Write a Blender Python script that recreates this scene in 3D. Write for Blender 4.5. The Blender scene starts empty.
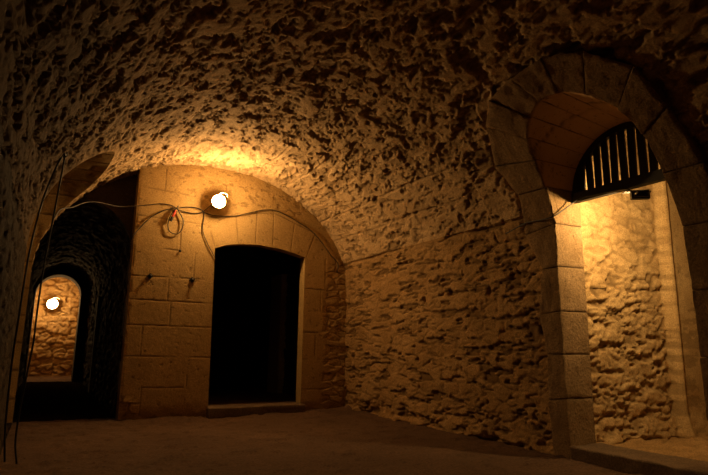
import bpy, bmesh, math, random
import numpy as np
from mathutils import Matrix, Vector
random.seed(4)
S = bpy.context.scene
COL = S.collection
# ------------------------------------------------------------------ vault geometry
XC, A, SP, B = 2.02, 2.27, 1.9, 1.74          # vault centre, half width, springing height, rise
_th = np.linspace(0, np.pi, 4001)
_ex = XC + A*np.cos(_th); _ez = SP + B*np.sin(_th)
_al = np.concatenate([[0], np.cumsum(np.hypot(np.diff(_ex), np.diff(_ez)))])
ARC = _al[-1]; LT = ARC + 2*SP

def unroll(L):
    """arc position L (0 = foot of right wall, LT = foot of left wall) -> X, Z and inward normal"""
    L = np.asarray(L, float)
    t = np.interp(L-SP, _al, _th)
    x = XC + A*np.cos(t); z = SP + B*np.sin(t)
    nx = -np.cos(t)/A; nz = -np.sin(t)/B
    n = np.hypot(nx, nz); nx, nz = nx/n, nz/n
    r = L < SP; l = L > SP+ARC
    x = np.where(r, XC+A, np.where(l, XC-A, x)); z = np.where(r, L, np.where(l, LT-L, z))
    nx = np.where(r, -1., np.where(l, 1., nx)); nz = np.where(r | l, 0., nz)
    return x, z, nx, nz

# ------------------------------------------------------------------ noise
def h2(ix, iy, s):
    n = (ix.astype(np.int64)*374761393 + iy.astype(np.int64)*668265263 + s*1442695041) & 0xFFFFFFFF
    n = ((n ^ (n >> 13))*1274126177) & 0xFFFFFFFF
    n = ((n ^ (n >> 16))*2246822519) & 0xFFFFFFFF
    return ((n ^ (n >> 15)) & 0xFFFFFF)/float(0x1000000)

def vn(x, y, s=0):
    ix = np.floor(x); iy = np.floor(y); fx = x-ix; fy = y-iy
    fx = fx*fx*fx*(fx*(fx*6-15)+10); fy = fy*fy*fy*(fy*(fy*6-15)+10)
    a = h2(ix, iy, s); b = h2(ix+1, iy, s); c = h2(ix, iy+1, s); d = h2(ix+1, iy+1, s)
    return a+(b-a)*fx+(c-a)*fy+(a-b-c+d)*fx*fy

def fbm(x, y, s=0, o=4):
    t = 0; w = .5; tot = 0
    for i in range(o):
        t = t + w*vn(x+17.3*i, y-9.1*i, s+i); tot += w; w *= .5; x = x*2.03; y = y*2.03
    return t/tot

def worley(x, y, s=0, jit=.9):
    ix = np.floor(x); iy = np.floor(y)
    f1 = np.full(x.shape, 9.); f2 = np.full(x.shape, 9.); cid = np.zeros(x.shape)
    for dx in (-1, 0, 1):
        for dy in (-1, 0, 1):
            jx = ix+dx; jy = iy+dy
            px = jx+.5+jit*(h2(jx, jy, s)-.5); py = jy+.5+jit*(h2(jx, jy, s+7)-.5)
            d = np.hypot(px-x, py-y)
            nw = d < f1
            f2 = np.where(nw, f1, np.minimum(f2, d))
            cid = np.where(nw, h2(jx, jy, s+13), cid); f1 = np.where(nw, d, f1)
    return f1, f2, cid

def ss(a, b, x):
    t = np.clip((x-a)/(b-a), 0, 1); return t*t*(3-2*t)

def rubble(u, v, s, cu=.26, cv=.125, depth=.03, warp=.05):
    """coursed rubble: height field and a 0..1 mask of the raked joints"""
    wu = u+warp*(fbm(u/.21, v/.21, s+50, 3)-.5)*2; wv = v+warp*.8*(fbm(u/.17, v/.17, s+60, 3)-.5)*2
    y = wv/cv; row = np.floor(y)
    f1, f2, cid = worley(wu/cu+.5*h2(row, row*0, s), y, s, .75)
    j = 1-ss(.02, .22, f2-f1)
    h = (cid-.5)*depth*1.1 - j*depth*(.35+.65*fbm(u/.3, v/.3, s+3, 2)) + (fbm(u/.07, v/.05, s+9, 4)-.5)*depth*1.1
    return h, j

def pits(u, v, s, su, sv, thr, wid=.07):
    n = fbm(u/su, v/sv, s, 4)
    return ss(thr, thr+wid, n)

# ------------------------------------------------------------------ mesh helpers
def link(o, parent=None):
    COL.objects.link(o)
    if parent is not None: o.parent = parent
    return o

def np_mesh(name, verts, faces, mat, attrs=None, parent=None, smooth=True):
    me = bpy.data.meshes.new(name)
    v = np.asarray(verts, np.float32).reshape(-1, 3); f = np.asarray(faces, np.int32)
    me.vertices.add(len(v)); me.vertices.foreach_set('co', v.ravel())
    k = f.shape[1]
    me.loops.add(f.size); me.loops.foreach_set('vertex_index', f.ravel())
    me.polygons.add(len(f)); me.polygons.foreach_set('loop_start', np.arange(0, f.size, k, dtype=np.int32))
    me.polygons.foreach_set('use_smooth', np.full(len(f), smooth))
    for n, a in (attrs or {}).items():
        at = me.attributes.new(n, 'FLOAT', 'POINT'); at.data.foreach_set('value', np.asarray(a, np.float32).ravel())
    me.update(calc_edges=True); me.validate()
    me.materials.append(mat)
    return link(bpy.data.objects.new(name, me), parent)

def grid(name, P, mat, attrs=None, keep=None, parent=None, flip=False, smooth=True):
    nu, nv = P.shape[:2]
    idx = np.arange(nu*nv).reshape(nu, nv)
    f = np.stack([idx[:-1, :-1], idx[1:, :-1], idx[1:, 1:], idx[:-1, 1:]], -1)
    if flip: f = f[..., ::-1]
    f = f[keep] if keep is not None else f.reshape(-1, 4)
    V = P.reshape(-1, 3); at = {k: np.broadcast_to(a, P.shape[:2]).reshape(-1) for k, a in (attrs or {}).items()}
    used = np.unique(f); rm = np.full(len(V), -1); rm[used] = np.arange(len(used))
    return np_mesh(name, V[used], rm[f], mat, {k: a[used] for k, a in at.items()}, parent, smooth)

def bm_obj(name, bm, mat, parent=None, smooth=True, recalc=True):
    if recalc: bmesh.ops.recalc_face_normals(bm, faces=bm.faces)
    me = bpy.data.meshes.new(name); bm.to_mesh(me); bm.free()
    for p in me.polygons: p.use_smooth = smooth
    me.materials.append(mat)
    return link(bpy.data.objects.new(name, me), parent)

def box(bm, c, s, rot=None, bev=0.0):
    M = Matrix.Translation(c) @ (rot if rot else Matrix()) @ Matrix.Diagonal((s[0], s[1], s[2], 1))
    r = bmesh.ops.create_cube(bm, size=1, matrix=M)
    if bev:
        e = list({e for v in r['verts'] for e in v.link_edges})
        bmesh.ops.bevel(bm, geom=e, offset=bev, segments=2, affect='EDGES', profile=.7)

def tube(bm, pts, r, n=8, cap=True):
    pts = [Vector(p) for p in pts]; rings = []
    up = None
    for i, p in enumerate(pts):
        t = (pts[min(i+1, len(pts)-1)]-pts[max(i-1, 0)]).normalized()
        if up is None: up = t.orthogonal().normalized()
        up = (up-t*up.dot(t)).normalized(); bi = t.cross(up)
        rr = r[i] if isinstance(r, (list, tuple)) else r
        rings.append([bm.verts.new(p+rr*(math.cos(k*math.tau/n)*up+math.sin(k*math.tau/n)*bi)) for k in range(n)])
    for a, b in zip(rings, rings[1:]):
        for k in range(n): bm.faces.new((a[k], a[(k+1) % n], b[(k+1) % n], b[k]))
    if cap: bm.faces.new(rings[0][::-1]); bm.faces.new(rings[-1])

def lathe(bm, prof, M, n=24):
    rings = [[bm.verts.new(M @ Vector((r*math.cos(k*math.tau/n), r*math.sin(k*math.tau/n), z))) for k in range(n)] for r, z in prof]
    for a, b in zip(rings, rings[1:]):
        for k in range(n): bm.faces.new((a[k], a[(k+1) % n], b[(k+1) % n], b[k]))
    bm.faces.new(rings[0][::-1]); bm.faces.new(rings[-1])

def spline(pts, k=8):
    P = [np.array(p, float) for p in pts]; P = [2*P[0]-P[1]]+P+[2*P[-1]-P[-2]]; out = []
    for i in range(1, len(P)-2):
        a, b, c, d = P[i-1:i+3]
        for j in range(k):
            t = j/k
            out.append(.5*((2*b)+(c-a)*t+(2*a-5*b+4*c-d)*t*t+(3*b-a-3*c+d)*t**3))
    out.append(P[-2]); return out

def inside(px, py, poly):
    r = np.zeros(px.shape, bool); n = len(poly)
    for i in range(n):
        x0, y0 = poly[i]; x1, y1 = poly[(i+1) % n]
        if y0 == y1: continue
        c = ((y0 > py) != (y1 > py)) & (px < (x1-x0)*(py-y0)/(y1-y0)+x0)
        r ^= c
    return r

def pdist(px, py, poly, closed=True):
    best = np.full(px.shape, 1e9); bx = px.copy(); by = py.copy(); n = len(poly)
    for i in range(n if closed else n-1):
        x0, y0 = poly[i]; x1, y1 = poly[(i+1) % n]
        L2 = (x1-x0)**2+(y1-y0)**2+1e-12
        t = np.clip(((px-x0)*(x1-x0)+(py-y0)*(y1-y0))/L2, 0, 1)
        qx = x0+t*(x1-x0); qy = y0+t*(y1-y0); d = np.hypot(px-qx, py-qy)
        m = d < best; best = np.where(m, d, best); bx = np.where(m, qx, bx); by = np.where(m, qy, by)
    return best, bx, by

def snap(u, v, poly, r):
    d, bx, by = pdist(u, v, poly); m = d < r
    return np.where(m, bx, u), np.where(m, by, v)

def segs_groove(x, z, segs, w=.009):
    g = np.zeros(x.shape)
    wob = .006*(fbm(x/.09, z/.09, 91, 3)-.5)*2
    for x0, z0, x1, z1 in segs:
        L2 = (x1-x0)**2+(z1-z0)**2
        t = np.clip(((x-x0)*(x1-x0)+(z-z0)*(z1-z0))/L2, 0, 1)
        d = np.hypot(x-(x0+t*(x1-x0)), z-(z0+t*(z1-z0)))+wob
        g = np.maximum(g, np.exp(-(d/w)**2))
    return g

def structure(o, label=None):
    o['kind'] = 'structure'
    if label: o['label'] = label
    return o

def thing(name, label, cat, loc, group=None):
    o = bpy.data.objects.new(name, None); o.empty_display_size = .1
    COL.objects.link(o); o.location = loc; o['label'] = label; o['category'] = cat
    if group: o['group'] = group
    return o

def tag(o, label, cat, group=None):
    o['label'] = label; o['category'] = cat
    if group: o['group'] = group
    return o

# ------------------------------------------------------------------ materials
def mat_base(name):
    m = bpy.data.materials.new(name); m.use_nodes = True
    nt = m.node_tree; b = nt.nodes['Principled BSDF']; return m, nt, b

def stone_mat(name, c1, c2, cpit, rough=.92, sc=2.2, bump=.5, grain=70, bdist=.008, speck=.6):
    m, nt, b = mat_base(name); N = nt.nodes; K = nt.links
    geo = N.new('ShaderNodeNewGeometry')
    n1 = N.new('ShaderNodeTexNoise'); n1.inputs['Scale'].default_value = sc; n1.inputs['Detail'].default_value = 6; n1.inputs['Roughness'].default_value = .65
    K.new(geo.outputs['Position'], n1.inputs['Vector'])
    r1 = N.new('ShaderNodeValToRGB'); r1.color_ramp.elements[0].position = .34; r1.color_ramp.elements[1].position = .66
    r1.color_ramp.elements[0].color = (*c2, 1); r1.color_ramp.elements[1].color = (*c1, 1)
    K.new(n1.outputs['Fac'], r1.inputs['Fac'])
    n2 = N.new('ShaderNodeTexNoise'); n2.inputs['Scale'].default_value = grain; n2.inputs['Detail'].default_value = 5; n2.inputs['Roughness'].default_value = .7
    K.new(geo.outputs['Position'], n2.inputs['Vector'])
    sp = N.new('ShaderNodeMapRange'); sp.inputs['From Min'].default_value = .3; sp.inputs['From Max'].default_value = .7
    sp.inputs['To Min'].default_value = .55; sp.inputs['To Max'].default_value = 1.35
    K.new(n2.outputs['Fac'], sp.inputs['Value'])
    mul = N.new('ShaderNodeMix'); mul.data_type = 'RGBA'; mul.blend_type = 'MULTIPLY'; mul.inputs['Factor'].default_value = 1
    K.new(r1.outputs['Color'], mul.inputs['A']); K.new(sp.outputs['Result'], mul.inputs['B'])
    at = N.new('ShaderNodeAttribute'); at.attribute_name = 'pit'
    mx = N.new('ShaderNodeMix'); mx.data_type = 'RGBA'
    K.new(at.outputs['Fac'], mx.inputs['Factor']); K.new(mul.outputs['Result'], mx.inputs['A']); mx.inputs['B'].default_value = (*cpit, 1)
    n4 = N.new('ShaderNodeTexNoise'); n4.inputs['Scale'].default_value = grain*.36; n4.inputs['Detail'].default_value = 4; n4.inputs['Roughness'].default_value = .6
    K.new(geo.outputs['Position'], n4.inputs['Vector'])
    sk = N.new('ShaderNodeMapRange'); sk.inputs['From Min'].default_value = .60; sk.inputs['From Max'].default_value = .70; sk.inputs['To Min'].default_value = 0; sk.inputs['To Max'].default_value = speck
    K.new(n4.outputs['Fac'], sk.inputs['Value'])
    m2 = N.new('ShaderNodeMix'); m2.data_type = 'RGBA'; K.new(sk.outputs['Result'], m2.inputs['Factor']); K.new(mx.outputs['Result'], m2.inputs['A']); m2.inputs['B'].default_value = (*cpit, 1)
    K.new(m2.outputs['Result'], b.inputs['Base Color'])
    b.inputs['Roughness'].default_value = rough; b.inputs['Specular IOR Level'].default_value = .1
    n3 = N.new('ShaderNodeTexNoise'); n3.inputs['Scale'].default_value = grain*.5; n3.inputs['Detail'].default_value = 8; n3.inputs['Roughness'].default_value = .65
    K.new(geo.outputs['Position'], n3.inputs['Vector'])
    bp = N.new('ShaderNodeBump'); bp.inputs['Strength'].default_value = bump; bp.inputs['Distance'].default_value = bdist
    K.new(n3.outputs['Fac'], bp.inputs['Height']); K.new(bp.outputs['Normal'], b.inputs['Normal'])
    return m

def plain_mat(name, c, rough=.5, metal=0., sc=40, var=.25):
    m, nt, b = mat_base(name); N = nt.nodes; K = nt.links
    t = N.new('ShaderNodeTexCoord'); n = N.new('ShaderNodeTexNoise'); n.inputs['Scale'].default_value = sc; n.inputs['Detail'].default_value = 4
    K.new(t.outputs['Object'], n.inputs['Vector'])
    r = N.new('ShaderNodeValToRGB')
    r.color_ramp.elements[0].color = (*[x*(1-var) for x in c], 1); r.color_ramp.elements[1].color = (*[min(1, x*(1+var)) for x in c], 1)
    r.color_ramp.elements[0].position = .3; r.color_ramp.elements[1].position = .7
    K.new(n.outputs['Fac'], r.inputs['Fac']); K.new(r.outputs['Color'], b.inputs['Base Color'])
    b.inputs['Roughness'].default_value = rough; b.inputs['Metallic'].default_value = metal
    return m

def glow_mat(name, c, strength):
    m, nt, b = mat_base(name)
    b.inputs['Base Color'].default_value = (.9, .88, .8, 1)
    b.inputs['Emission Color'].default_value = (*c, 1); b.inputs['Emission Strength'].default_value = strength
    return m

WARM = (1.0, .575, .215)
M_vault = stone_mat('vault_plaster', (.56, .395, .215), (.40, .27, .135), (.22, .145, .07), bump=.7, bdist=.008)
M_rub = stone_mat('rubble_wall', (.42, .265, .115), (.28, .168, .066), (.16, .095, .038), bump=.9)
M_left = stone_mat('dark_left_wall', (.08, .058, .036), (.045, .033, .02), (.05, .035, .022), bump=.8)  # dark tone over the whole left wall
M_ash = stone_mat('ashlar_limestone', (.47, .32, .135), (.38, .25, .098), (.15, .095, .04), bump=.4, sc=1.6, speck=.3)
M_ring = stone_mat('arch_limestone', (.33, .235, .14), (.225, .155, .085), (.08, .055, .035), bump=1.0, bdist=.012, sc=3)
M_vouss = stone_mat('dressed_arch_stone', (.33, .22, .115), (.225, .145, .07), (.08, .053, .03), bump=1.0, bdist=.012, sc=3)
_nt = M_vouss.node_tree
_a = _nt.nodes.new('ShaderNodeAttribute'); _a.attribute_name = 'soffit_bounce'                 # soffit lightened: bounced light painted into the stone colour
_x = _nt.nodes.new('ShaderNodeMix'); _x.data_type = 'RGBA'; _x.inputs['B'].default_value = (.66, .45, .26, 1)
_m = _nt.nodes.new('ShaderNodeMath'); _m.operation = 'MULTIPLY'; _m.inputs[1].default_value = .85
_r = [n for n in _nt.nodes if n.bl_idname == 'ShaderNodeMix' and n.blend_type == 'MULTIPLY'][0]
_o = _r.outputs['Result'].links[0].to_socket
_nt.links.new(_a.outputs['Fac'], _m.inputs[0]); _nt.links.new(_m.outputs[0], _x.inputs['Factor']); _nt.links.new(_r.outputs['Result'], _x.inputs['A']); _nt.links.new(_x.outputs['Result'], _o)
_nt = M_vault.node_tree                                                # darker tone on the left haunch, fading out towards the partition
_a = _nt.nodes.new('ShaderNodeAttribute'); _a.attribute_name = 'left_dark'
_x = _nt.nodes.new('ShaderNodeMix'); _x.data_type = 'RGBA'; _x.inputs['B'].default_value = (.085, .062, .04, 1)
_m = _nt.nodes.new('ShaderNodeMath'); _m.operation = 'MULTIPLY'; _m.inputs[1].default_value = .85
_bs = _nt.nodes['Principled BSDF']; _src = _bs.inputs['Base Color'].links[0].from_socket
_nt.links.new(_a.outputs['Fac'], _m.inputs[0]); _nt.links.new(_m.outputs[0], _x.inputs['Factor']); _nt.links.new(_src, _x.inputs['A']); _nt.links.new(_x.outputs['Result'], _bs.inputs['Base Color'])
M_dark = stone_mat('dark_rubble', (.085, .060, .038), (.05, .036, .023), (.10, .07, .045), bump=.6)  # dark stone tone for corridor, back room and recess
M_floor = stone_mat('earth_floor', (.135, .080, .048), (.095, .056, .034), (.05, .032, .022), bump=.8, sc=1.2, grain=45, bdist=.012)
M_step = stone_mat('step_stone', (.19, .13, .08), (.12, .08, .05), (.08, .055, .035), bump=.6, sc=4)
M_pass = stone_mat('passage_rubble', (.54, .38, .185), (.38, .25, .11), (.18, .115, .05), bump=.6)
M_iron = plain_mat('black_iron', (.012, .011, .010), .55, .3)
M_wood = plain_mat('black_painted_wood', (.010, .009, .008), .6)
M_cable = plain_mat('black_rubber', (.012, .011, .010), .5)
M_cable2 = plain_mat('brown_flex', (.028, .018, .010), .55)
M_red = plain_mat('red_plastic', (.42, .035, .02), .4)
M_plate = plain_mat('grey_enamel', (.28, .26, .22), .4, .2)
M_bright = plain_mat('galvanised_steel', (.55, .56, .56), .3, .9)
M_glow = glow_mat('lamp_glow', WARM, 570)
M_glow2 = glow_mat('far_lamp_glow', WARM, 150)
M_flood = glow_mat('flood_glow', (1, .62, .24), 2900)

# ------------------------------------------------------------------ right arch profiles in (Y, L)
JIN = [(3.70, -.04), (3.715, .55), (3.725, .95), (3.73, 1.35), (3.73, 1.78), (3.715, 2.2), (3.69, 2.57), (3.665, 2.86), (3.60, 3.09), (3.44, 3.27),
       (3.25, 3.375), (3.04, 3.37), (2.85, 3.25), (2.68, 3.03), (2.60, 2.75), (2.56, 2.4), (2.51, 1.95), (2.485, 1.45), (2.475, .95), (2.47, .5), (2.47, -.04)]
JOUT = [(3.90, -.06), (3.94, .52), (3.93, .95), (4.0, 1.33), (3.93, 1.77), (4.12, 2.15), (4.05, 2.58), (4.16, 2.95), (3.93, 3.38), (3.66, 3.62),
        (3.30, 3.70), (2.94, 3.73), (2.63, 3.60), (2.39, 3.30), (2.33, 2.9), (2.25, 2.4), (2.15, 1.95), (2.22, 1.45), (2.12, .95), (2.2, .5), (2.15, -.06)]
NS = 10
IN = spline(JIN, NS)                     # NS samples per block
R_in = [tuple(p) for p in IN]; R_out = list(JOUT)
# left opening outline, in (Y, L)
LO = spline([(6.25, LT-.02), (6.25, 8.7), (6.22, 8.3), (6.2, 7.95), (6.24, 7.6), (6.33, 7.3), (6.44, 7.05), (6.56, 6.86), (6.78, 6.69), (7.25, 6.70), (7.7, 6.78),
             (8.02, 6.93), (8.16, 7.2), (8.2, 7.6), (8.2, 8.1), (8.2, 8.9), (8.2, LT-.02)], 6)
L_poly = [tuple(p) for p in LO]

# ------------------------------------------------------------------ vault, right wall, left wall
def vault_disp(Y, L):
    Lw = np.minimum(L, LT-L)                       # height-like coordinate, both sides
    isv = ss(2.25, 2.42, Lw)                       # 0 wall, 1 vault
    hr, jr = rubble(Y, L, 3, .30, .15, .045)
    hr2, jr2 = rubble(Y, L, 23, .17, .085, .022)
    pr = pits(Y, L, 31, .24, .055, .60, .04)
    def crev(su, sv, sd, wd, lo):
        n = fbm(Y/su+.3*fbm(Y/.2, L/.2, sd+4, 2), L/sv, sd, 3)
        return np.exp(-((n-.5)/wd)**2)*ss(lo, lo+.12, fbm(Y/.22, L/.13, sd+2, 3))
    c1 = crev(.55, .17, 901, .022, .46); c2 = crev(.28, .09, 911, .03, .52)
    wall = np.clip(hr*.26+hr2*.22, -.03, .014)-.030*c1-.016*c2+(fbm(Y/.05, L/.035, 64, 3)-.5)*.008-.026*pr
    wpit = np.clip(.35*jr*fbm(Y/.4, L/.4, 77, 2)+.8*pr+.6*c1+.4*c2, 0, 1)
    # vault skin: plaster over rubble, flaked off in ragged hollows
    big = fbm(Y/1.6+3, L/1.3, 41, 3)
    # where the plaster is most ruined: towards the camera and over the right haunch
    ruin = (ss(7.6, 3.6, Y)*.55+ss(.42, .68, big)*.45)*(.15+.85*ss(2.6, 3.9, L+.9*ss(4.9, 4.2, Y)))
    haunch = 1-ss(2.7, 3.6, L+.8*ss(5.0, 4.3, Y))
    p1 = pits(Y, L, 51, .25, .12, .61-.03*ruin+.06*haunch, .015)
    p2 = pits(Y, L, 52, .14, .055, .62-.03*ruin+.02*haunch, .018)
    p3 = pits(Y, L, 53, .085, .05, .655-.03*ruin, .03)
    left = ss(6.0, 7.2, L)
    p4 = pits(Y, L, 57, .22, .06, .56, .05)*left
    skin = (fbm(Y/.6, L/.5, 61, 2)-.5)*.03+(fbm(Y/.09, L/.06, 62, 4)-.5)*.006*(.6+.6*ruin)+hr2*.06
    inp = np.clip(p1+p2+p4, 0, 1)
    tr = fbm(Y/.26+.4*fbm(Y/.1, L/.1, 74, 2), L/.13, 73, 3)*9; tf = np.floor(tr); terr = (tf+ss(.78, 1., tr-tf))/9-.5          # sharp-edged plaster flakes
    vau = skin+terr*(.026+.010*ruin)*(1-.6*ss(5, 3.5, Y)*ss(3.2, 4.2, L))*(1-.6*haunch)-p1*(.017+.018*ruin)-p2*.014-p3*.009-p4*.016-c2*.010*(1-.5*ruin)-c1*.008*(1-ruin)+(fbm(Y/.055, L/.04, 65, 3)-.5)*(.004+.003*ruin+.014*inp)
    vpit = np.clip(.65*p1+.5*p2+.4*p3+.4*p4+.3*c2, 0, 1); left_dark = ss(6.0, 7.6, L+.5*(fbm(Y/.5, L/.5, 68, 3)-.5))*ss(8.0, 6.0, Y)
    for l0, y0, y1 in ((5.17, 6.3, 8.3), (4.93, 6.0, 8.3), (3.98, 5.8, 8.3), (2.74, 4.5, 8.3), (3.13, 4.3, 7.0), (4.5, 5.5, 8.3)):   # formwork board marks
        m = np.exp(-((L-l0+.012*np.sin(Y*3))/.011)**2)*ss(y0, y0+.4, Y)
        vau = vau-.014*m; vpit = np.maximum(vpit, .45*m)
    l0 = 2.335+.012*np.sin(Y*2.3)+.03*(fbm(Y/.5, Y*0, 8, 2)-.5)          # ledge at the foot of the vault, right
    m = np.exp(-((L-l0)/.016)**2)*ss(.35, .5, fbm(Y/.35, Y*0+2, 15, 2))
    vau = vau-.035*m; wall = wall-.035*m
    h = wall*(1-isv)+vau*isv; p = wpit*(1-isv)+vpit*isv
    for y, z in ((5.98, 1.60), (5.46, 1.66), (4.75, 1.62)):              # putlog holes in the right wall
        m = ss(.05, .02, np.hypot(Y-y, (L-z)*.8)); h = h-.06*m; p = np.maximum(p, .8*m)
    foot = ss(.35, .0, L)                                                # crumbled foot of the right wall
    h = h-foot*.06*ss(.4, .7, fbm(Y/.2, L/.12, 19, 3))+foot*.03
    return h, p, left_dark

Yv = np.unique(np.concatenate([np.arange(-3, .6, .08), np.arange(.6, 2.1, .025), np.arange(2.1, 8.44, .0125), [8.44]]))
Lv = np.unique(np.concatenate([np.arange(0, SP, .0125), [SP], np.linspace(SP, SP+ARC, 500), [SP+ARC], np.arange(SP+ARC, LT, .022), [LT]]))
def vault_part(name, i0, i1, label):
    Y, L = np.meshgrid(Yv, Lv[i0:i1+1], indexing='ij')
    Y0, L0 = Y.copy(), L.copy()
    poly = R_in if L.mean() < LT/2+.01 else L_poly
    keep = None
    for poly, r in ((R_in, .0075), (L_poly, .009)):
        Y, L = snap(Y, L, poly, r)
    h, p, left_dark = vault_disp(Y, L)
    di, _, _ = pdist(Y, L, R_out, False)
    ins = inside(Y, L, R_out+[(2.15, -.5), (3.9, -.5)])
    wob = .05*(fbm(Y/.1, L/.1, 71, 3)-.5)
    sd = np.where(ins, -di, di)+wob                                     # signed distance from the back of the arch stones
    h = np.where(sd < -.03, -.055, h-.055*ss(2.1, 2.4, L)*np.exp(-(np.maximum(sd, 0)/.05)**2)*ss(.35, .55, fbm(Y/.25, L/.25, 5, 2)))
    dl, _, _ = pdist(Y, L, L_poly); h = h*ss(0, .1, dl)
    X, Z, NX, NZ = unroll(L)
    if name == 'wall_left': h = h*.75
    P = np.stack([X+NX*h, Y, Z+NZ*h], -1)
    cy = (Y[:-1, :-1]+Y[1:, 1:])/2; cl = (L[:-1, :-1]+L[1:, 1:])/2
    keep = ~(inside(cy, cl, R_in) | inside(cy, cl, L_poly))
    return structure(grid(name, P, {'ceiling': M_vault, 'wall_left': M_left}.get(name, M_rub), {'pit': p, 'left_dark': left_dark}, keep, flip=True), label)
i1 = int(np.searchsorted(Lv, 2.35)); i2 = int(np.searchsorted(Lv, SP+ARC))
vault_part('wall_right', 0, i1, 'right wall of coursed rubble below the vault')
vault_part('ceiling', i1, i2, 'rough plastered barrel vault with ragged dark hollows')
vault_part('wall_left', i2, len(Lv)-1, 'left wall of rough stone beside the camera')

# ------------------------------------------------------------------ right archway: voussoirs with soffit
door = bpy.data.objects.new('door_1', None); COL.objects.link(door); door.location = (4.3, 3.1, .15)
structure(door, 'round arched stone doorway in the right wall, with dressed voussoirs')
XB = 4.56
def back_profile(Yi, Zi):
    """inner outline of the arch at the grille plane, slightly narrower than at the face"""
    cy, cz, r = 3.115, 2.47, .578
    if Zi <= cz: return (min(Yi, 3.70) if Yi > cy else max(Yi, 2.53)), Zi
    a = math.atan2(Zi-cz, Yi-cy); return cy+r*math.cos(a), cz+r*math.sin(a)
nb = len(JIN)-1
for b in range(nb):
    ss_ = [0, .02, .06]+list(np.linspace(.14, .86, 9))+[.94, .98, 1]; rr_ = [0, .02, .06]+list(np.linspace(.13, .87, 10))+[.96, 1]; ns, nr, nd = len(ss_), len(rr_), 24
    F = np.zeros((ns, nr+2+nd, 3)); rng = np.random.RandomState(b)
    off = .022+.016*rng.rand(); pit = np.zeros((ns, nr+2+nd)); bounce = np.zeros((ns, nr+2+nd)); bounce[:, nr+1:] = 1 if 5 < b < 15 else 0
    for i in range(ns):
        s = ss_[i]; sg = .004+s*(1-.008)
        k = b*NS+sg*NS; k0 = int(min(k, len(IN)-2)); yi = IN[k0]*(1-(k-k0))+IN[k0+1]*(k-k0)
        yo = np.array(JOUT[b])*(1-sg)+np.array(JOUT[b+1])*sg
        edge = math.exp(-(min(s, 1-s)/.016)**2)
        for j in range(nr):
            r = rr_[j]; q = yi*(1-r)+yo*r
            if j == 0: q = yi
            x, z, nx, nz = unroll(q[1])
            n = .024*(float(fbm(np.array(q[0]/.10), np.array(q[1]/.10), 200+b, 4))-.5)+.016*(float(fbm(np.array(q[0]/.03), np.array(q[1]/.03), 230, 3))-.5)
            d = off+n-.010*edge-(.007 if j in (0, nr-1) else 0)
            F[i, j] = (x+nx*d, q[0], z+nz*d); pit[i, j] = .5*edge
        x, z, nx, nz = unroll(yo[1]); F[i, nr] = (x+.28, yo[0], z)
        xi, zi, _, _ = unroll(yi[1])
        by, bz = back_profile(yi[0], float(zi)); F[i, nr+1] = (XB+.03, by, bz)
        xf = F[i, 0, 0]
        cuts = [(.30+.14*rng.rand() if i == 0 else 0)]
        for j in range(nd):
            t = 1-(j+1)/(nd+1); X = xf+(XB+.03-xf)*t
            yy = yi[0]*(1-t)+by*t; zz = zi*(1-t)+bz*t
            # inset along the direction away from the opening, for noise and the cross joints
            a = math.atan2(zz-2.3, yy-3.1) if zz > 2.3 else (0 if yy > 3.1 else math.pi)
            cut = .42+.16*((b*37) % 10)/10.
            g = math.exp(-((X-(4.50-cut))/.014)**2) if zz > 2.2 else 0
            n = .016*(float(fbm(np.array(X/.12), np.array((yy+zz)/.12), 260+b, 4))-.5)+.007*edge+.012*g
            F[i, nr+2+j] = (X, yy+math.cos(a)*n, zz+math.sin(a)*n); pit[i, nr+2+j] = max(.75*edge, .7*g)
    F = F-np.array(door.location)
    m = F.shape[1]; idx = np.arange(ns*m).reshape(ns, m); nx_ = np.roll(idx, -1, 1)
    f = np.stack([idx[:-1], idx[1:], nx_[1:], nx_[:-1]], -1).reshape(-1, 4)
    # end caps: fan of quads from the loop to its centre line
    o = np_mesh('jamb_stone' if (b < 6 or b > 14) else 'voussoir', F, f, M_vouss, {'pit': pit, 'soffit_bounce': bounce}, door)
    bm = bmesh.new(); bm.from_mesh(o.data); bm.verts.ensure_lookup_table()
    bm.faces.new([bm.verts[int(v)] for v in idx[0]]); bm.faces.new([bm.verts[int(v)] for v in idx[-1][::-1]])
    bmesh.ops.recalc_face_normals(bm, faces=bm.faces)
    for e in bm.edges:
        if len(e.link_faces) == 2 and e.calc_face_angle(0) > math.radians(38): e.smooth = False
    bm.to_mesh(o.data); bm.free()

# ------------------------------------------------------------------ passage behind the right archway
xs = np.arange(4.56, 9.0, .016); zs = np.arange(.0, 3.5, .016)
Xg, Zg = np.meshgrid(xs, zs, indexing='ij')
h, j = rubble(Xg, Zg, 103, .34, .15, .045, .07); h2_, j2 = rubble(Xg, Zg, 109, .15, .09, .02)
pp = np.maximum(pits(Xg, Zg, 107, .22, .07, .57, .03), np.exp(-((fbm(Xg/.4, Zg/.12, 113, 3)-.5)/.022)**2)*ss(.48, .58, fbm(Xg/.2, Zg/.12, 117, 3)))
hh = h*.4+h2_*.3-.028*pp
smooth_top = ss(1.5, 2.4, Zg)*.55
hh = hh*(1-smooth_top)
pil = ss(6.13, 6.16, Xg)*ss(6.78, 6.74, Xg)
hh = hh*(1-.95*pil)+pil*.012*(fbm(Xg/.2, Zg/.3, 119, 4)-.5)+.085*pil
roll = np.exp(-((Xg-6.20)/.035)**2)*.03; hh = hh+roll
foot = ss(.35, .08, Zg); hh = hh+foot*.05+foot*.05*(fbm(Xg/.15, Zg/.1, 12, 3)-.5)
o = grid('wall_passage', np.stack([Xg, 3.9-hh, Zg], -1), M_pass, {'pit': np.clip(.45*j*(1-pil)+.5*pp, 0, 1)*(1-.5*smooth_top)})
structure(o, 'lit rubble wall of the side passage with a dressed vertical edge')
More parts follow.
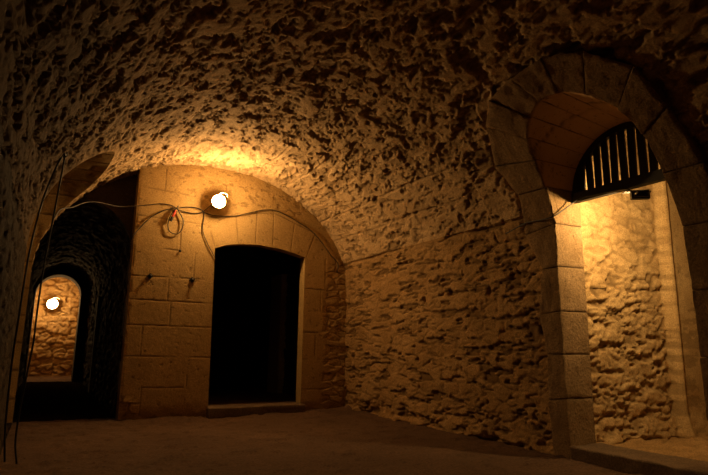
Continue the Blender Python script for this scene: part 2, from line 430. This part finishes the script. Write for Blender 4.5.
def flat(name, P0, U, V, nu, nv, mat, amp, seed, label=None, flip=False, pitk=.5):
    a, b = np.meshgrid(np.linspace(0, 1, nu), np.linspace(0, 1, nv), indexing='ij')
    P0, U, V = map(np.array, (P0, U, V)); n = np.cross(U, V); n = n/np.linalg.norm(n)
    lu, lv = np.linalg.norm(U), np.linalg.norm(V)
    h, j = rubble(a*lu, b*lv, seed, .3, .15, amp)
    P = P0+a[..., None]*U+b[..., None]*V+h[..., None]*n*(-1 if flip else 1)
    return structure(grid(name, P, mat, {'pit': j*pitk}, flip=flip), label)
flat('wall_passage_end', (9, 3.95, 0), (0, -2.3, 0), (0, 0, 3.5), 60, 90, M_pass, .03, 301)
flat('wall_passage_near', (4.6, 1.9, 0), (4.5, 0, 0), (0, 0, 3.5), 100, 80, M_pass, .03, 302, flip=True)
flat('ceiling_passage', (4.6, 1.85, 3.45), (4.5, 0, 0), (0, 2.15, 0), 120, 60, M_pass, .03, 303, flip=True)
flat('floor_passage', (4.5, 1.85, .09), (4.6, 0, 0), (0, 2.15, 0), 150, 80, M_rub, .03, 304)
# back face of the arch wall, around the opening
bm = bmesh.new()
inner = []
for k in range(0, len(IN), 2):
    y, L = IN[k]; _, z, _, _ = unroll(L); by, bz = back_profile(y, float(z)); inner.append((by, bz))
outer = []
for by, bz in inner:
    a = math.atan2(bz-1.6, by-3.1); ca, sa = math.cos(a), math.sin(a)
    t = min((1.0/abs(ca)) if abs(ca) > 1e-6 else 9, ((1.95 if sa > 0 else 1.6)/abs(sa)) if abs(sa) > 1e-6 else 9)
    outer.append((3.1+ca*t, 1.6+sa*t))
va = [bm.verts.new((XB+.028, y, z)) for y, z in inner]; vb = [bm.verts.new((XB+.028, y, z)) for y, z in outer]
for k in range(len(va)-1): bm.faces.new((va[k], va[k+1], vb[k+1], vb[k]))
structure(bm_obj('trim_1', bm, M_pass, smooth=False), 'back face of the arch wall in the side passage')

# stone step in the archway
def rough_box(name, x0, x1, y0, y1, z0, z1, mat, seed, n=.012, rnd=.02, parent=None, step=.03):
    bm = bmesh.new(); box(bm, ((x0+x1)/2, (y0+y1)/2, (z0+z1)/2), (x1-x0, y1-y0, z1-z0), bev=rnd)
    for it in range(5):
        e = [e for e in bm.edges if e.calc_length() > step*1.6]
        if not e: break
        bmesh.ops.subdivide_edges(bm, edges=e, cuts=1, use_grid_fill=True)
    bmesh.ops.triangulate(bm, faces=[f for f in bm.faces if len(f.verts) > 4])
    bm.normal_update()
    for v in bm.verts:
        p = v.co; a = np.array(p.x*1.0+p.z*.7); b = np.array(p.y+p.z*.9)
        k = float(fbm(a/.16, b/.16, seed, 4))-.5+.5*(float(fbm(a/.05, b/.05, seed+9, 3))-.5)
        v.co = p+v.normal*k*n*2
    return bm_obj(name, bm, mat, parent)
o = rough_box('stone_step', 4.235, 4.66, 2.47, 3.70, -.03, .145, M_step, 33, .010, .02)
tag(o, 'long worn stone step at the foot of the round archway on the right', 'step')

# ------------------------------------------------------------------ lunette grille
g = thing('lunette_grille', 'black half-round slatted grille filling the head of the right archway', 'grille', (4.50, 3.115, 2.47))
def arch_pts(r, n=28): return [(3.115+r*math.cos(math.pi*k/n), 2.47+r*math.sin(math.pi*k/n)) for k in range(n+1)]
def rel(bm):
    bmesh.ops.translate(bm, verts=bm.verts, vec=(-4.50, -3.115, -2.47)); return bm
bm = bmesh.new()
o1, o2 = arch_pts(.585), arch_pts(.522)
rows = [[bm.verts.new((x, y, z)) for (y, z) in pts] for x, pts in ((4.475, o1), (4.475, o2), (4.525, o2), (4.525, o1))]
for k in range(len(o1)-1):
    for a in range(4): bm.faces.new((rows[a][k], rows[a][k+1], rows[(a+1) % 4][k+1], rows[(a+1) % 4][k]))
for k in (0, -1): bm.faces.new([r[k] for r in rows])
bm_obj('arched_frame', rel(bm), M_wood, g, smooth=False)
bm = bmesh.new(); box(bm, (4.50, 3.115, 2.475), (.07, 1.17, .095), bev=.006); bm_obj('bottom_rail', rel(bm), M_wood, g, smooth=False)
slit = [3.545, 3.452, 3.360, 3.270, 3.178, 3.084, 2.989, 2.890, 2.795, 2.705]
slit = [y-.008 for y in slit]
wob = [.004, -.006, .002, -.003, .006, -.004, .005, -.002, .003, 0, 0]
edges = [3.68]+slit+[2.55]
for k in range(len(edges)-1):
    ya, yb = edges[k]-.0145, edges[k+1]+.0145
    if k == 0: ya = 3.665
    if k == len(edges)-2: yb = 2.565
    ym = (ya+yb)/2
    bm = bmesh.new()
    zt = lambda y: 2.47+math.sqrt(max(.545**2-(y-3.115)**2, .0009))
    v = []
    for x in (4.488, 4.512):
        v.append([bm.verts.new((x, y+wob[k]*(1 if z < 2.6 else -1), z)) for y, z in ((ya, 2.49), (yb, 2.49), (yb, max(zt(yb), 2.5)), (ym, max(zt(ym), 2.5)), (ya, max(zt(ya), 2.5)))])
    bm.faces.new(v[0]); bm.faces.new(v[1][::-1])
    for i in range(5): bm.faces.new((v[0][i], v[1][i], v[1][(i+1) % 5], v[0][(i+1) % 5]))
    bm_obj('slat', rel(bm), M_wood, g, smooth=False)

# floodlight hung behind the bottom rail
f = thing('floodlight', 'small black floodlight fixed under the rail of the half-round grille', 'light', (4.64, 3.07, 2.395))
bm = bmesh.new(); box(bm, (.035, 0, 0), (.06, .16, .075), bev=.008); box(bm, (-.008, 0, 0), (.03, .12, .05), bev=.004); box(bm, (.08, .02, .048), (.10, .21, .006)); bm_obj('housing', bm, M_iron, f, smooth=False)  # last box: visor added to keep light streaks off the soffit
for q in (-.055, .055):
    bm = bmesh.new(); box(bm, (-.04, q, .0), (.08, .012, .016)); bm_obj('bracket', bm, M_bright, f, smooth=False)
bm = bmesh.new(); lathe(bm, [(.034, .064), (.034, .072), (.03, .084), (.018, .094), (.003, .098)], Matrix.Rotation(math.radians(90), 4, 'Y'), 20); bm_obj('lens', bm, M_flood, f, smooth=False)['label'] = 'glowing glass lens'
f.rotation_euler = (0, 0, math.radians(50))

# ------------------------------------------------------------------ back partition of ashlar, with the doorway
YP = 8.16; XL = .94
def zv(x): return SP+B*math.sqrt(max(0, 1-((x-XC)/A)**2))
DT = [(2.075, 2.405), (2.26, 2.47), (2.45, 2.503), (2.77, 2.518), (3.1, 2.487), (3.33, 2.445), (3.525, 2.395)]
dtx = [p[0] for p in DT]; dtz = [p[1] for p in DT]
def dl(z): return 2.115-(z-.13)*.0175          # left jamb line
def dr(z): return 3.535
SEG = [(XL, 3.19, 1.62, 3.16), (XL, 2.77, 1.98, 2.735), (1.2, 2.33, 1.57, 2.313), (1.57, 2.313, 1.56, 2.74), (XL, 1.915, 1.95, 1.925), (XL, 1.59, 2.1, 1.58),
       (XL, 1.245, 2.1, 1.235), (XL, .83, 2.1, .812), (1.2, .41, 1.75, .40), (1.30, 3.165, 1.30, 3.5), (1.448, 1.59, 1.448, 1.92), (1.50, 1.24, 1.50, 1.58), (1.788, .41, 1.788, .82),
       (1.79, 1.92, 1.79, 2.3), (1.15, .82, 1.15, 1.24), (1.2, .05, 1.2, .41),
       (1.96, 2.76, 2.075, 2.405), (2.36, 2.98, 2.43, 2.50), (2.975, 3.07, 2.98, 2.50), (3.33, 2.92, 3.285, 2.455), (3.70, 2.79, 3.56, 2.41), (2.7, 3.06, 2.7, 2.52),
       (1.98, 2.76, 2.36, 2.96), (2.36, 2.97, 2.98, 3.05), (2.98, 3.06, 3.70, 2.80), (2.2, 3.05, 2.2, 3.4), (2.95, 3.07, 2.97, 3.35),
       (3.535, 1.89, 4.02, 1.88), (3.62, 1.53, 4.05, 1.53), (3.535, 1.2, 3.8, 1.2), (3.535, .79, 4.05, .78), (3.535, .34, 3.9, .33), (3.83, 1.53, 3.82, 1.9), (3.75, .79, 3.75, 1.2), (3.9, 1.88, 3.9, 2.4), (3.7, 2.4, 3.7, 2.41)]
def part_panel(u0, u1, nu, lo, hi, nv):
    """columns from lo(x) to hi(x); u0/u1 are x as functions of z for the sides"""
    s = np.linspace(0, 1, nu)[:, None]; t = np.linspace(0, 1, nv)[None, :]
    xa = s*(u1(1.)-u0(1.))+u0(1.)
    z0 = np.vectorize(lo)(xa); z1 = np.vectorize(hi)(xa)
    Z = z0*(1-t)+z1*t
    X = np.vectorize(u0)(Z)*(1-s)+np.vectorize(u1)(Z)*s
    return X, Z
top = lambda x: zv(x)+.05
panels = [part_panel(lambda z: XL+.0*z, dl, 125, lambda x: -.03, lambda x: 2.4, 260),
          part_panel(dr, lambda z: 4.33, 85, lambda x: -.03, lambda x: 2.395, 260),
          part_panel(lambda z: XL, lambda z: dl(2.4), 125, lambda x: 2.4, top, 110),
          part_panel(lambda z: dl(2.4), lambda z: dr(2.4), 150, lambda x: float(np.interp(x, dtx, dtz)), top, 110),
          part_panel(lambda z: dr(2.4), lambda z: 4.33, 85, lambda x: 2.395, lambda x: max(top(x), 2.42), 110)]
bmv, bmf, pa, base = [], [], [], 0
for X, Z in panels:
    gq = segs_groove(X, Z, SEG, .008)
    gq = gq*ss(.25, .55, fbm(X/.25, Z/.25, 17, 2)+.12)
    hr, jr = rubble(X, Z, 141, .22, .11, .05)
    rough = ss(3.86, 4.02, X+.16*(fbm(X/.25, Z/.25, 18, 3)-.5))*ss(2.5, 2.2, Z)                   # rubble strip beside the right wall
    lowc = ss(1.22, 1.10, X+.05*(fbm(X/.1, Z/.1, 20, 2)-.5))*ss(.32, .24, Z)                       # broken foot of the left corner
    upr = ss(2.95, 3.15, Z+.1*(fbm(X/.3, Z/.3, 21, 2)-.5))*ss(1.35, 1.5, X)                       # pecked render above the lamp
    fine = (fbm(X/.05, Z/.05, 22, 4)-.5)
    pk = pits(X, Z, 25, .09, .05, .62, .05)
    chip = pits(X, Z, 27, .06, .05, .74, .04)
    base_u = .35*np.exp(-(Z/.10)**2)*fbm(X/.15, Z/.1, 23, 3)
    hgt = fine*.003-gq*.005+(hr-.02)*.35*np.maximum(rough, lowc)-upr*.005*pk+upr*.005*fine-.003*chip-base_u*.12
    edge = np.exp(-((X-XL)/.02)**2)*.012*fbm(Z/.1, Z/.1, 24, 3); hgt = hgt-edge
    bmv.append(np.stack([X, YP-hgt, Z], -1).reshape(-1, 3))
    pa.append(np.clip(np.maximum.reduce([gq*.6, jr*.25*np.maximum(rough, lowc), upr*pk*.45, chip*.5, base_u]), 0, 1).reshape(-1))
    n, m = X.shape; idx = base+np.arange(n*m).reshape(n, m); base += n*m
    bmf.append(np.stack([idx[:-1, :-1], idx[1:, :-1], idx[1:, 1:], idx[:-1, 1:]], -1).reshape(-1, 4))
# side face towards the corridor, door reveal and soffit
def strip(line, y1, ny=14, seed=0):
    """line: list of (x, z); extruded from the face back to y1"""
    global base
    Lp = np.array(line); n = len(Lp); t = np.linspace(0, 1, ny)
    Yg = YP+.004+(y1-YP-.004)*t[None, :]+np.zeros((n, 1))
    Xg = Lp[:, 0][:, None]+.006*(fbm(Yg/.06, Lp[:, 1][:, None]/.06+Lp[:, 0][:, None]/.05, 300+seed, 3)-.5)*(t[None, :] > 0)
    bmv.append(np.stack([Xg, Yg, Lp[:, 1][:, None]+0*Yg], -1).reshape(-1, 3)); pa.append(np.zeros(n*ny)+.1)
    idx = base+np.arange(n*ny).reshape(n, ny); base += n*ny
    bmf.append(np.stack([idx[:-1, :-1], idx[:-1, 1:], idx[1:, 1:], idx[1:, :-1]], -1).reshape(-1, 4))
YR = 8.36
strip([(XL, z) for z in np.linspace(-.03, zv(XL)+.05, 160)], YR+.1, 20, 1)
strip([(dl(z), z) for z in np.linspace(0, 2.405, 120)][::-1], YR, 14, 2)
strip([(dr(z), z) for z in np.linspace(0, 2.395, 120)], YR, 14, 3)
strip([(x, float(np.interp(x, dtx, dtz))) for x in np.linspace(dl(2.4), 3.535, 80)][::-1], YR, 14, 4)
o = np_mesh('wall_back', np.concatenate(bmv), np.concatenate(bmf), M_ash, {'pit': np.concatenate(pa)})
structure(o, 'ashlar partition wall closing the vault, with a low arched doorway')
o = rough_box('door_sill', 2.10, 3.57, 8.05, 8.42, -.02, .125, M_step, 44, .008, .015)
tag(o, 'low stone sill across the foot of the dark doorway', 'sill')

# dark room behind the doorway
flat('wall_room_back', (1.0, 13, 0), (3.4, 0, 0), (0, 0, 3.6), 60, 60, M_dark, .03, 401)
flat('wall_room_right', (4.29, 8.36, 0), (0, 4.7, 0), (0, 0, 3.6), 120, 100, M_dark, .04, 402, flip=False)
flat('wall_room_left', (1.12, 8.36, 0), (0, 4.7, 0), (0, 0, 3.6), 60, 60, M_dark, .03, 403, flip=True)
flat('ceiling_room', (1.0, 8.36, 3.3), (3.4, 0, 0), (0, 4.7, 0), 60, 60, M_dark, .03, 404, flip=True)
# partition's back face, so that the room is closed
bm = bmesh.new()
for (x0, x1, z0, z1) in ((1.1, 2.06, -.02, 3.4), (3.535, 4.32, -.02, 3.4), (2.06, 3.535, 2.53, 3.4)):
    bm.faces.new([bm.verts.new(p) for p in ((x0, YR+.002, z0), (x1, YR+.002, z0), (x1, YR+.002, z1), (x0, YR+.002, z1))])
structure(bm_obj('trim_2', bm, M_dark, smooth=False), 'back face of the partition')
o = rough_box('trim_3', 4.16, 4.40, 10.78, 11.4, -.02, 2.45, stone_mat('pale_plaster', (.78, .72, .62), (.7, .64, .54), (.5, .45, .38)), 47, .006, .012, step=.08); structure(o, 'pale stone pier inside the dark room')

# ------------------------------------------------------------------ left opening lining
pl = L_poly
dep = np.linspace(0, 1, 60)
ls = []
for (y, L) in pl:
    x, z, nx, nz = unroll(L); ls.append((float(x), y, float(z)))
ls = np.array(ls)
# resample
seglen = np.concatenate([[0], np.cumsum(np.linalg.norm(np.diff(ls, axis=0), axis=1))])
q = np.arange(0, seglen[-1], .02); R = np.stack([np.interp(q, seglen, ls[:, k]) for k in range(3)], -1)
Dp = 1.5
Xl = R[:, 0][:, None]-dep[None, :]*(Dp+R[:, 0][:, None]+.25)
Yl = R[:, 1][:, None]+0*Xl; Zl = R[:, 2][:, None]+0*Xl
course = q[:, None]/.34; fr = np.abs(course-np.round(course))*.34
off_ = (np.floor(course+.5) % 2)*.22
dj = np.abs((Xl+off_)/.52-np.round((Xl+off_)/.52))*.52
gg = np.maximum(np.exp(-(fr/.012)**2)+0*Xl, np.exp(-(dj/.011)**2))
ny_ = np.gradient(R[:, 1]); nz_ = np.gradient(R[:, 2]); nl = np.hypot(ny_, nz_)+1e-9
# outward of the opening = away from its middle
oy, oz = nz_/nl, -ny_/nl
sgn = np.sign(oy*(R[:, 1]-7.2)+oz*(R[:, 2]-1.5)); oy *= sgn; oz *= sgn
dd = (gg*.014+.02*(fbm(Xl/.2, q[:, None]/.2, 501, 4)-.5))*ss(0, .05, dep[None, :])
P = np.stack([Xl, Yl+oy[:, None]*dd, Zl+oz[:, None]*dd], -1)
o = grid('door_2', P, M_ash, {'pit': gg*.7}); structure(o, 'ashlar lining of the arched opening in the left wall')
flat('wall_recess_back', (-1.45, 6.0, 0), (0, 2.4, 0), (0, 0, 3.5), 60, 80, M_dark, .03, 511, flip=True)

# ------------------------------------------------------------------ corridor beyond, left of the partition
cx0, cx1, csp = -.40, XL, 2.30; cr = (cx1-cx0)/2; cxc = (cx0+cx1)/2
prof = [(cx1, z) for z in np.arange(-.03, csp, .03)]+[(cxc+cr*math.cos(a), csp+cr*math.sin(a)) for a in np.linspace(0, math.pi, 70)]+[(cx0, z) for z in np.arange(csp, -.03, -.03)[1:]]
prof = np.array(prof); pl_ = np.concatenate([[0], np.cumsum(np.linalg.norm(np.diff(prof, axis=0), axis=1))])
Yc = np.arange(8.44, 17.3, .04)
Yg, Lg = np.meshgrid(Yc, pl_, indexing='ij')
tx = np.gradient(prof[:, 0]); tz = np.gradient(prof[:, 1]); tl = np.hypot(tx, tz); inx, inz = -tz/tl, tx/tl
h, j = rubble(Yg, Lg, 601, .26, .13, .04)
P = np.stack([prof[:, 0][None, :]+inx[None, :]*h, Yg, prof[:, 1][None, :]+inz[None, :]*h], -1)
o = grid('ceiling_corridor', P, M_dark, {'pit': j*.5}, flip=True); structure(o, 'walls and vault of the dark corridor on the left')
def arch_plate(name, y, x0, x1, z0, z1, spr, hx0, hx1, mat, thick, label, back=True, rx=0.):
    """plate with a round-headed hole (hx0..hx1, springing spr)"""
    bm = bmesh.new(); c = (hx0+hx1)/2; r = (hx1-hx0)/2
    inner = [(hx0, z) for z in np.linspace(z0, spr, 20)]+[(c-r*math.cos(a), spr+r*math.sin(a)) for a in np.linspace(0, math.pi, 30)[1:-1]]+[(hx1, z) for z in np.linspace(spr, z0, 20)]
    outer = []
    for x, z in inner:
        if z <= spr: outer.append((x0 if x < c else x1, z))
        else:
            a = math.atan2(z-spr, x-c); ca, sa = math.cos(a), math.sin(a)
            t = min(((x1-c) if ca > 0 else (c-x0))/max(abs(ca), 1e-6), (z1-spr)/max(sa, 1e-6)); outer.append((c+ca*t, spr+sa*t))
    def ring(pts, yy): return [bm.verts.new((p[0], yy, p[1])) for p in pts]
    a, b = ring(inner, y), ring(outer, y)
    for k in range(len(a)-1): bm.faces.new((a[k], a[k+1], b[k+1], b[k]))
    d = ring(inner, y+thick)
    for k in range(len(a)-1): bm.faces.new((a[k], d[k], d[k+1], a[k+1]))
    if back:
        e = ring(outer, y+thick)
        for k in range(len(a)-1): bm.faces.new((d[k], e[k], e[k+1], d[k+1]))
    return structure(bm_obj(name, bm, mat, smooth=False), label)
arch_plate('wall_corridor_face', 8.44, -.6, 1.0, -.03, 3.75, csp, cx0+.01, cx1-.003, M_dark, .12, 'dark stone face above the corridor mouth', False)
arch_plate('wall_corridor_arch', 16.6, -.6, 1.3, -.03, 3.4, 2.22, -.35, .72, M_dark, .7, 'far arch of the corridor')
# lit chamber at the far end
xs = np.arange(-.95, 1.5, .03); zs = np.arange(-.02, 3.5, .03); Xg, Zg = np.meshgrid(xs, zs, indexing='ij')
h, j = rubble(Xg, Zg, 701, .32, .16, .05)
structure(grid('wall_corridor_end', np.stack([Xg, 19.4-h, Zg], -1), M_pass, {'pit': j*.5}), 'lit coursed stone end wall of the corridor')
flat('wall_chamber_left', (-.55, 17.2, 0), (0, 2.3, 0), (0, 0, 3.4), 80, 110, M_pass, .04, 702, flip=True)
flat('wall_chamber_right', (1.05, 17.2, 0), (0, 2.3, 0), (0, 0, 3.4), 80, 110, M_pass, .04, 703)
flat('ceiling_chamber', (-.9, 17.2, 3.1), (2.4, 0, 0), (0, 2.3, 0), 80, 80, M_pass, .04, 704, flip=True)
# jamb in the corridor's right wall
o = rough_box('trim_4', .885, .96, 12.85, 13.05, -.02, 1.95, stone_mat('grey_jamb', (.30, .31, .33), (.2, .21, .23), (.1, .1, .1)), 66, .006, .01, step=.06)
structure(o, 'pale grey jamb edge in the right wall of the corridor')

# ------------------------------------------------------------------ floor
Yf = np.unique(np.concatenate([np.arange(-3, 2, .12), np.arange(2, 8.46, .025), [8.46]]))
Xf = np.unique(np.concatenate([np.arange(-1.5, -.3, .08), np.arange(-.3, 4.5, .025)]))
Xg, Yg = np.meshgrid(Xf, Yf, indexing='ij')
Z = (fbm(Xg/1.1, Yg/1.1, 801, 3)-.5)*.06+(fbm(Xg/.12, Yg/.12, 802, 4)-.5)*.022
mound = np.exp(-((Yg-8.05)/.16)**2)*ss(1.0, 1.6, Xg)*.035*(1-.95*ss(1.95, 2.1, Xg)*ss(3.75, 3.6, Xg))+np.exp(-((4.29-Xg)/.12)**2)*.03*ss(8.4, 8.1, Yg)
Z = Z*ss(8.9, 8.2, Yg)*1.0+mound
st = pits(Xg, Yg, 803, .12, .12, .66, .05); Z = Z+st*.012
structure(grid('floor', np.stack([Xg, Yg, Z], -1), M_floor, {'pit': st*.25}), 'trodden earth floor')
M_floor_shade = stone_mat('shaded_floor', (.022, .014, .009), (.014, .009, .006), (.01, .007, .005))  # earth floor blackened: the corridor's shade is put into its colour
M_floor_shade.node_tree.nodes['Principled BSDF'].inputs['Specular IOR Level'].default_value = 0
flat('floor_corridor', (-.6, 8.46, .0), (2.2, 0, 0), (0, 8.2, 0), 60, 200, M_floor_shade, .012, 805)
flat('floor_chamber', (-.9, 16.66, .0), (2.4, 0, 0), (0, 2.8, 0), 60, 60, M_floor, .012, 806)
flat('floor_room', (1.1, 8.3, .05), (3.3, 0, 0), (0, 4.8, 0), 60, 60, M_floor, .012, 807)
# wall behind the camera
flat('wall_front', (-.6, -2.95, 0), (5.3, 0, 0), (0, 0, 3.8), 60, 50, M_rub, .03, 811, flip=True)

# ------------------------------------------------------------------ lamps
def wall_lamp(name, label, loc, s, glow, so, tilt, rot=0.):
    t = thing(name, label, 'lamp', loc, None); t.rotation_euler = (0, 0, rot)
    R_ = Matrix.Rotation(math.radians(90), 4, 'X')                        # local +Z -> -Y (out of the wall)
    bm = bmesh.new(); lathe(bm, [(.055, -so), (.055, .015-so), (.03, .025-so), (.016, .03-so), (.016, .0)], R_, 16); bm_obj('base_plate', bm, M_plate, t)
    T_ = Matrix.Rotation(math.radians(-tilt), 4, 'X') @ R_                  # lamp head, tipped upwards
    bm = bmesh.new(); lathe(bm, [(.02*s, -.03*s), (.05*s, -.02*s), (.085*s, .02*s), (.107*s, .03*s), (.107*s, .042*s), (.06*s, .044*s)], T_); bm_obj('reflector', bm, M_plate, t)
    bm = bmesh.new(); lathe(bm, [(.095*s, .043*s), (.096*s, .06*s), (.088*s, .085*s), (.065*s, .105*s), (.03*s, .116*s), (.003*s, .118*s)], T_)
    bm_obj('glass_dome', bm, glow, t)['label'] = 'glowing white glass dome'
    bm = bmesh.new()
    tube(bm, spline([(.0, -.03*s, .06*s), (.01*s, -.06*s, .12*s), (.06*s, -.08*s, .128*s), (.105*s, -.08*s, .118*s), (.115*s, -.08*s, .09*s)], 5), .0065*s, 8)
    bm_obj('bracket', bm, M_bright, t)['label'] = 'bright curved metal bracket'
    return t
wall_lamp('wall_lamp', 'glowing wall lamp on the ashlar wall, above and left of the doorway', (2.035, 7.99, 3.065), 1.0, M_glow, .165, 0)
wall_lamp('wall_lamp', 'bright lamp on the stone wall at the far end of the left corridor', (.08, 19.27, 2.13), 1.5, M_glow2, .09, 0)

# ------------------------------------------------------------------ cables and ironmongery
def cable(name, label, paths, r=.008, mat=None, cat='cable', group=None):
    bm = bmesh.new()
    for p in paths: tube(bm, spline(p, 8), r, 7)
    return tag(bm_obj(name, bm, mat or M_cable), label, cat, group)
yw = YP-.018
def w(x, z, y=0): return (x, yw-y, z)
cable('hanging_cable', 'black cable looped over a hook and hanging before the left opening',
      [[(-.19, 5.62, .03), (-.215, 5.6, .3), (-.225, 5.55, .8), (-.215, 5.5, 1.2), (-.20, 5.55, 1.75), (-.155, 5.58, 2.2), (-.09, 5.5, 2.48), (-.035, 5.45, 2.64), (-.018, 5.47, 2.67),
        (-.018, 5.52, 2.60), (-.03, 5.6, 2.42), (-.052, 5.7, 2.1), (-.078, 5.75, 1.7), (-.088, 5.7, 1.3), (-.088, 5.65, 1.0), (-.105, 5.6, .75), (-.125, 5.6, .45), (-.13, 5.58, .2), (-.10, 5.5, .03)]], .0085)
cable('sagging_cable', 'thin cable sagging from the left wall across to the ashlar corner',
      [[(-.05, 5.72, 2.1), (.0, 6.3, 2.33), (.12, 6.9, 2.5), (.25, 7.3, 2.66), (.42, 7.8, 2.80), (.7, 8.08, 2.84), (.92, 8.13, 2.89), w(1.1, 2.93), w(1.25, 2.967), w(1.38, 2.968), w(1.455, 2.945)]], .0065, M_cable2)
k = thing('cable_coil', 'knotted black cable coil with red connector hanging on the ashlar wall', 'cable', (1.473, yw, 2.923))
def cl(p): return [(a-1.473, b-yw, c-2.923) for a, b, c in p]
bm = bmesh.new()
tube(bm, spline(cl([(.895, 8.42, 2.05), (.892, 8.3, 2.25), (.905, 8.11, 2.42), w(1.0, 2.58), w(1.127, 2.746), w(1.28, 2.86), w(1.40, 2.915), w(1.473, 2.93, .015), w(1.52, 2.87, .01), w(1.58, 2.76, .01), w(1.575, 2.64, .01), w(1.53, 2.565, .01), w(1.47, 2.55, .01), w(1.40, 2.585, .01), w(1.375, 2.67, .01), w(1.39, 2.78, .012), w(1.43, 2.87, .012), w(1.473, 2.925, .015), w(1.50, 2.97, .01)]), 8), .0072, 8)
bm_obj('flex', bm, M_cable, k)
bm = bmesh.new(); tube(bm, spline(cl([w(1.463, 2.89, .02), w(1.443, 2.84, .022), w(1.425, 2.79, .022)]), 4), [.012]+[.017]*7+[.014], 10); bm_obj('connector', bm, M_red, k)['label'] = 'red plastic connector'
bm = bmesh.new(); tube(bm, spline(cl([w(1.425, 2.79, .022), w(1.413, 2.755, .022), w(1.405, 2.73, .022)]), 4), .021, 10); bm_obj('plug', bm, M_cable, k)['label'] = 'black plug end'
cable('drop_cable', 'black cable running from the coil and dropping into the dark doorway',
      [[w(1.473, 2.92, .01), w(1.56, 2.955), w(1.68, 2.975), w(1.80, 2.965), w(1.865, 2.93), w(1.878, 2.85), w(1.868, 2.70), w(1.895, 2.58), w(1.96, 2.45), w(2.045, 2.31), (2.085, 8.15, 2.24), (2.10, 8.25, 2.15), (2.1, 8.33, 1.9)],
       [w(1.473, 2.92, .012), w(1.56, 2.90), w(1.68, 2.885), w(1.80, 2.90), w(1.862, 2.93)]], .0068)
cable('lamp_flex', 'short flex from the cable run up to the glowing wall lamp', [[w(1.865, 2.93), w(1.93, 3.0, .012), w(1.98, 3.05, .012), w(2.025, 3.05, .01)]], .006, M_cable2)
cable('wall_cable', 'thin cable along the ashlar wall from the lamp to the right corner',
      [[w(1.865, 2.92), w(2.05, 2.89), w(2.35, 2.925), w(2.6, 3.01), w(2.8, 3.075), w(2.99, 3.088), w(3.2, 3.03), w(3.45, 2.92), w(3.64, 2.82), w(3.83, 2.64), w(3.98, 2.47), w(4.10, 2.36), w(4.125, 2.28), w(4.09, 2.19, .02)]], .0075, M_cable2)
cable('grille_cable', 'thin cable crossing the arch stones to the half-round grille',
      [[(4.2, 4.35, 2.20), (4.20, 4.05, 2.26), (4.19, 3.85, 2.25), (4.20, 3.70, 2.26), (4.32, 3.665, 2.34), (4.45, 3.60, 2.44), (4.455, 3.4, 2.445), (4.450, 3.1, 2.425), (4.50, 3.07, 2.405), (4.585, 3.06, 2.40)]], .0065)
bm = bmesh.new(); tube(bm, spline([(-.12, 5.47, 2.655), (-.06, 5.47, 2.645), (-.02, 5.47, 2.64), (.0, 5.47, 2.655), (.0, 5.47, 2.69)], 5), .006, 8)
tag(bm_obj('cable_hook', bm, M_iron), 'small iron hook in the left wall holding the hanging cable', 'hook')
def peg(x, z, label):
    t = thing('iron_peg', label, 'peg', (x, YP, z), 'rusty iron pegs on the ashlar wall')
    R_ = Matrix.Rotation(math.radians(90), 4, 'X')
    bm = bmesh.new(); lathe(bm, [(.014, -.03), (.014, .03), (.02, .045), (.004, .052)], R_, 10); bm_obj('shank', bm, M_iron, t)
    bm = bmesh.new(); box(bm, (0, -.012, 0), (.062, .014, .062), Matrix.Rotation(math.radians(40), 4, 'Y'), .004); bm_obj('plate', bm, M_iron, t, smooth=False)
peg(1.192, 1.923, 'left one of the two black iron pegs on the ashlar wall')
peg(1.771, 1.906, 'black iron peg on the ashlar wall nearer to the dark doorway')
bm = bmesh.new(); lathe(bm, [(.010, -.02), (.010, .015), (.019, .018), (.019, .026), (.003, .03)], Matrix.Translation((1.573, YP, 2.313)) @ Matrix.Rotation(math.radians(90), 4, 'X'), 10)
tag(bm_obj('nail', bm, M_iron), 'single rusty nail below the knotted cable coil', 'nail')

# ------------------------------------------------------------------ camera, world, view
cam = bpy.data.cameras.new('camera'); co = bpy.data.objects.new('camera', cam); COL.objects.link(co)
f_ = 557.0
d1 = np.array([45-354, 342-237.5, f_]); d1 /= np.linalg.norm(d1)
d2 = np.array([1400-354, 360-237.5, f_]); d2 -= d2.dot(d1)*d1; d2 /= np.linalg.norm(d2)
up = np.cross(d2, d1)
if up[1] > 0: up = -up
RW = np.stack([d2, d1, up])
r_, u_, b_ = RW[:, 0], -RW[:, 1], -RW[:, 2]
co.matrix_world = Matrix(((r_[0], u_[0], b_[0], 0), (r_[1], u_[1], b_[1], 0), (r_[2], u_[2], b_[2], 1.0), (0, 0, 0, 1)))
cam.sensor_width = 36; cam.lens = f_/708*36; cam.clip_start = .02; cam.clip_end = 100
S.camera = co
wd = bpy.data.worlds.new('world'); S.world = wd; wd.use_nodes = True
wd.node_tree.nodes['Background'].inputs[0].default_value = (.0, .0, .0, 1); wd.node_tree.nodes['Background'].inputs[1].default_value = 0
S.view_settings.view_transform = 'Standard'; S.view_settings.look = 'None'; S.view_settings.gamma = 1; S.view_settings.exposure = .12
S.view_settings.use_curve_mapping = False
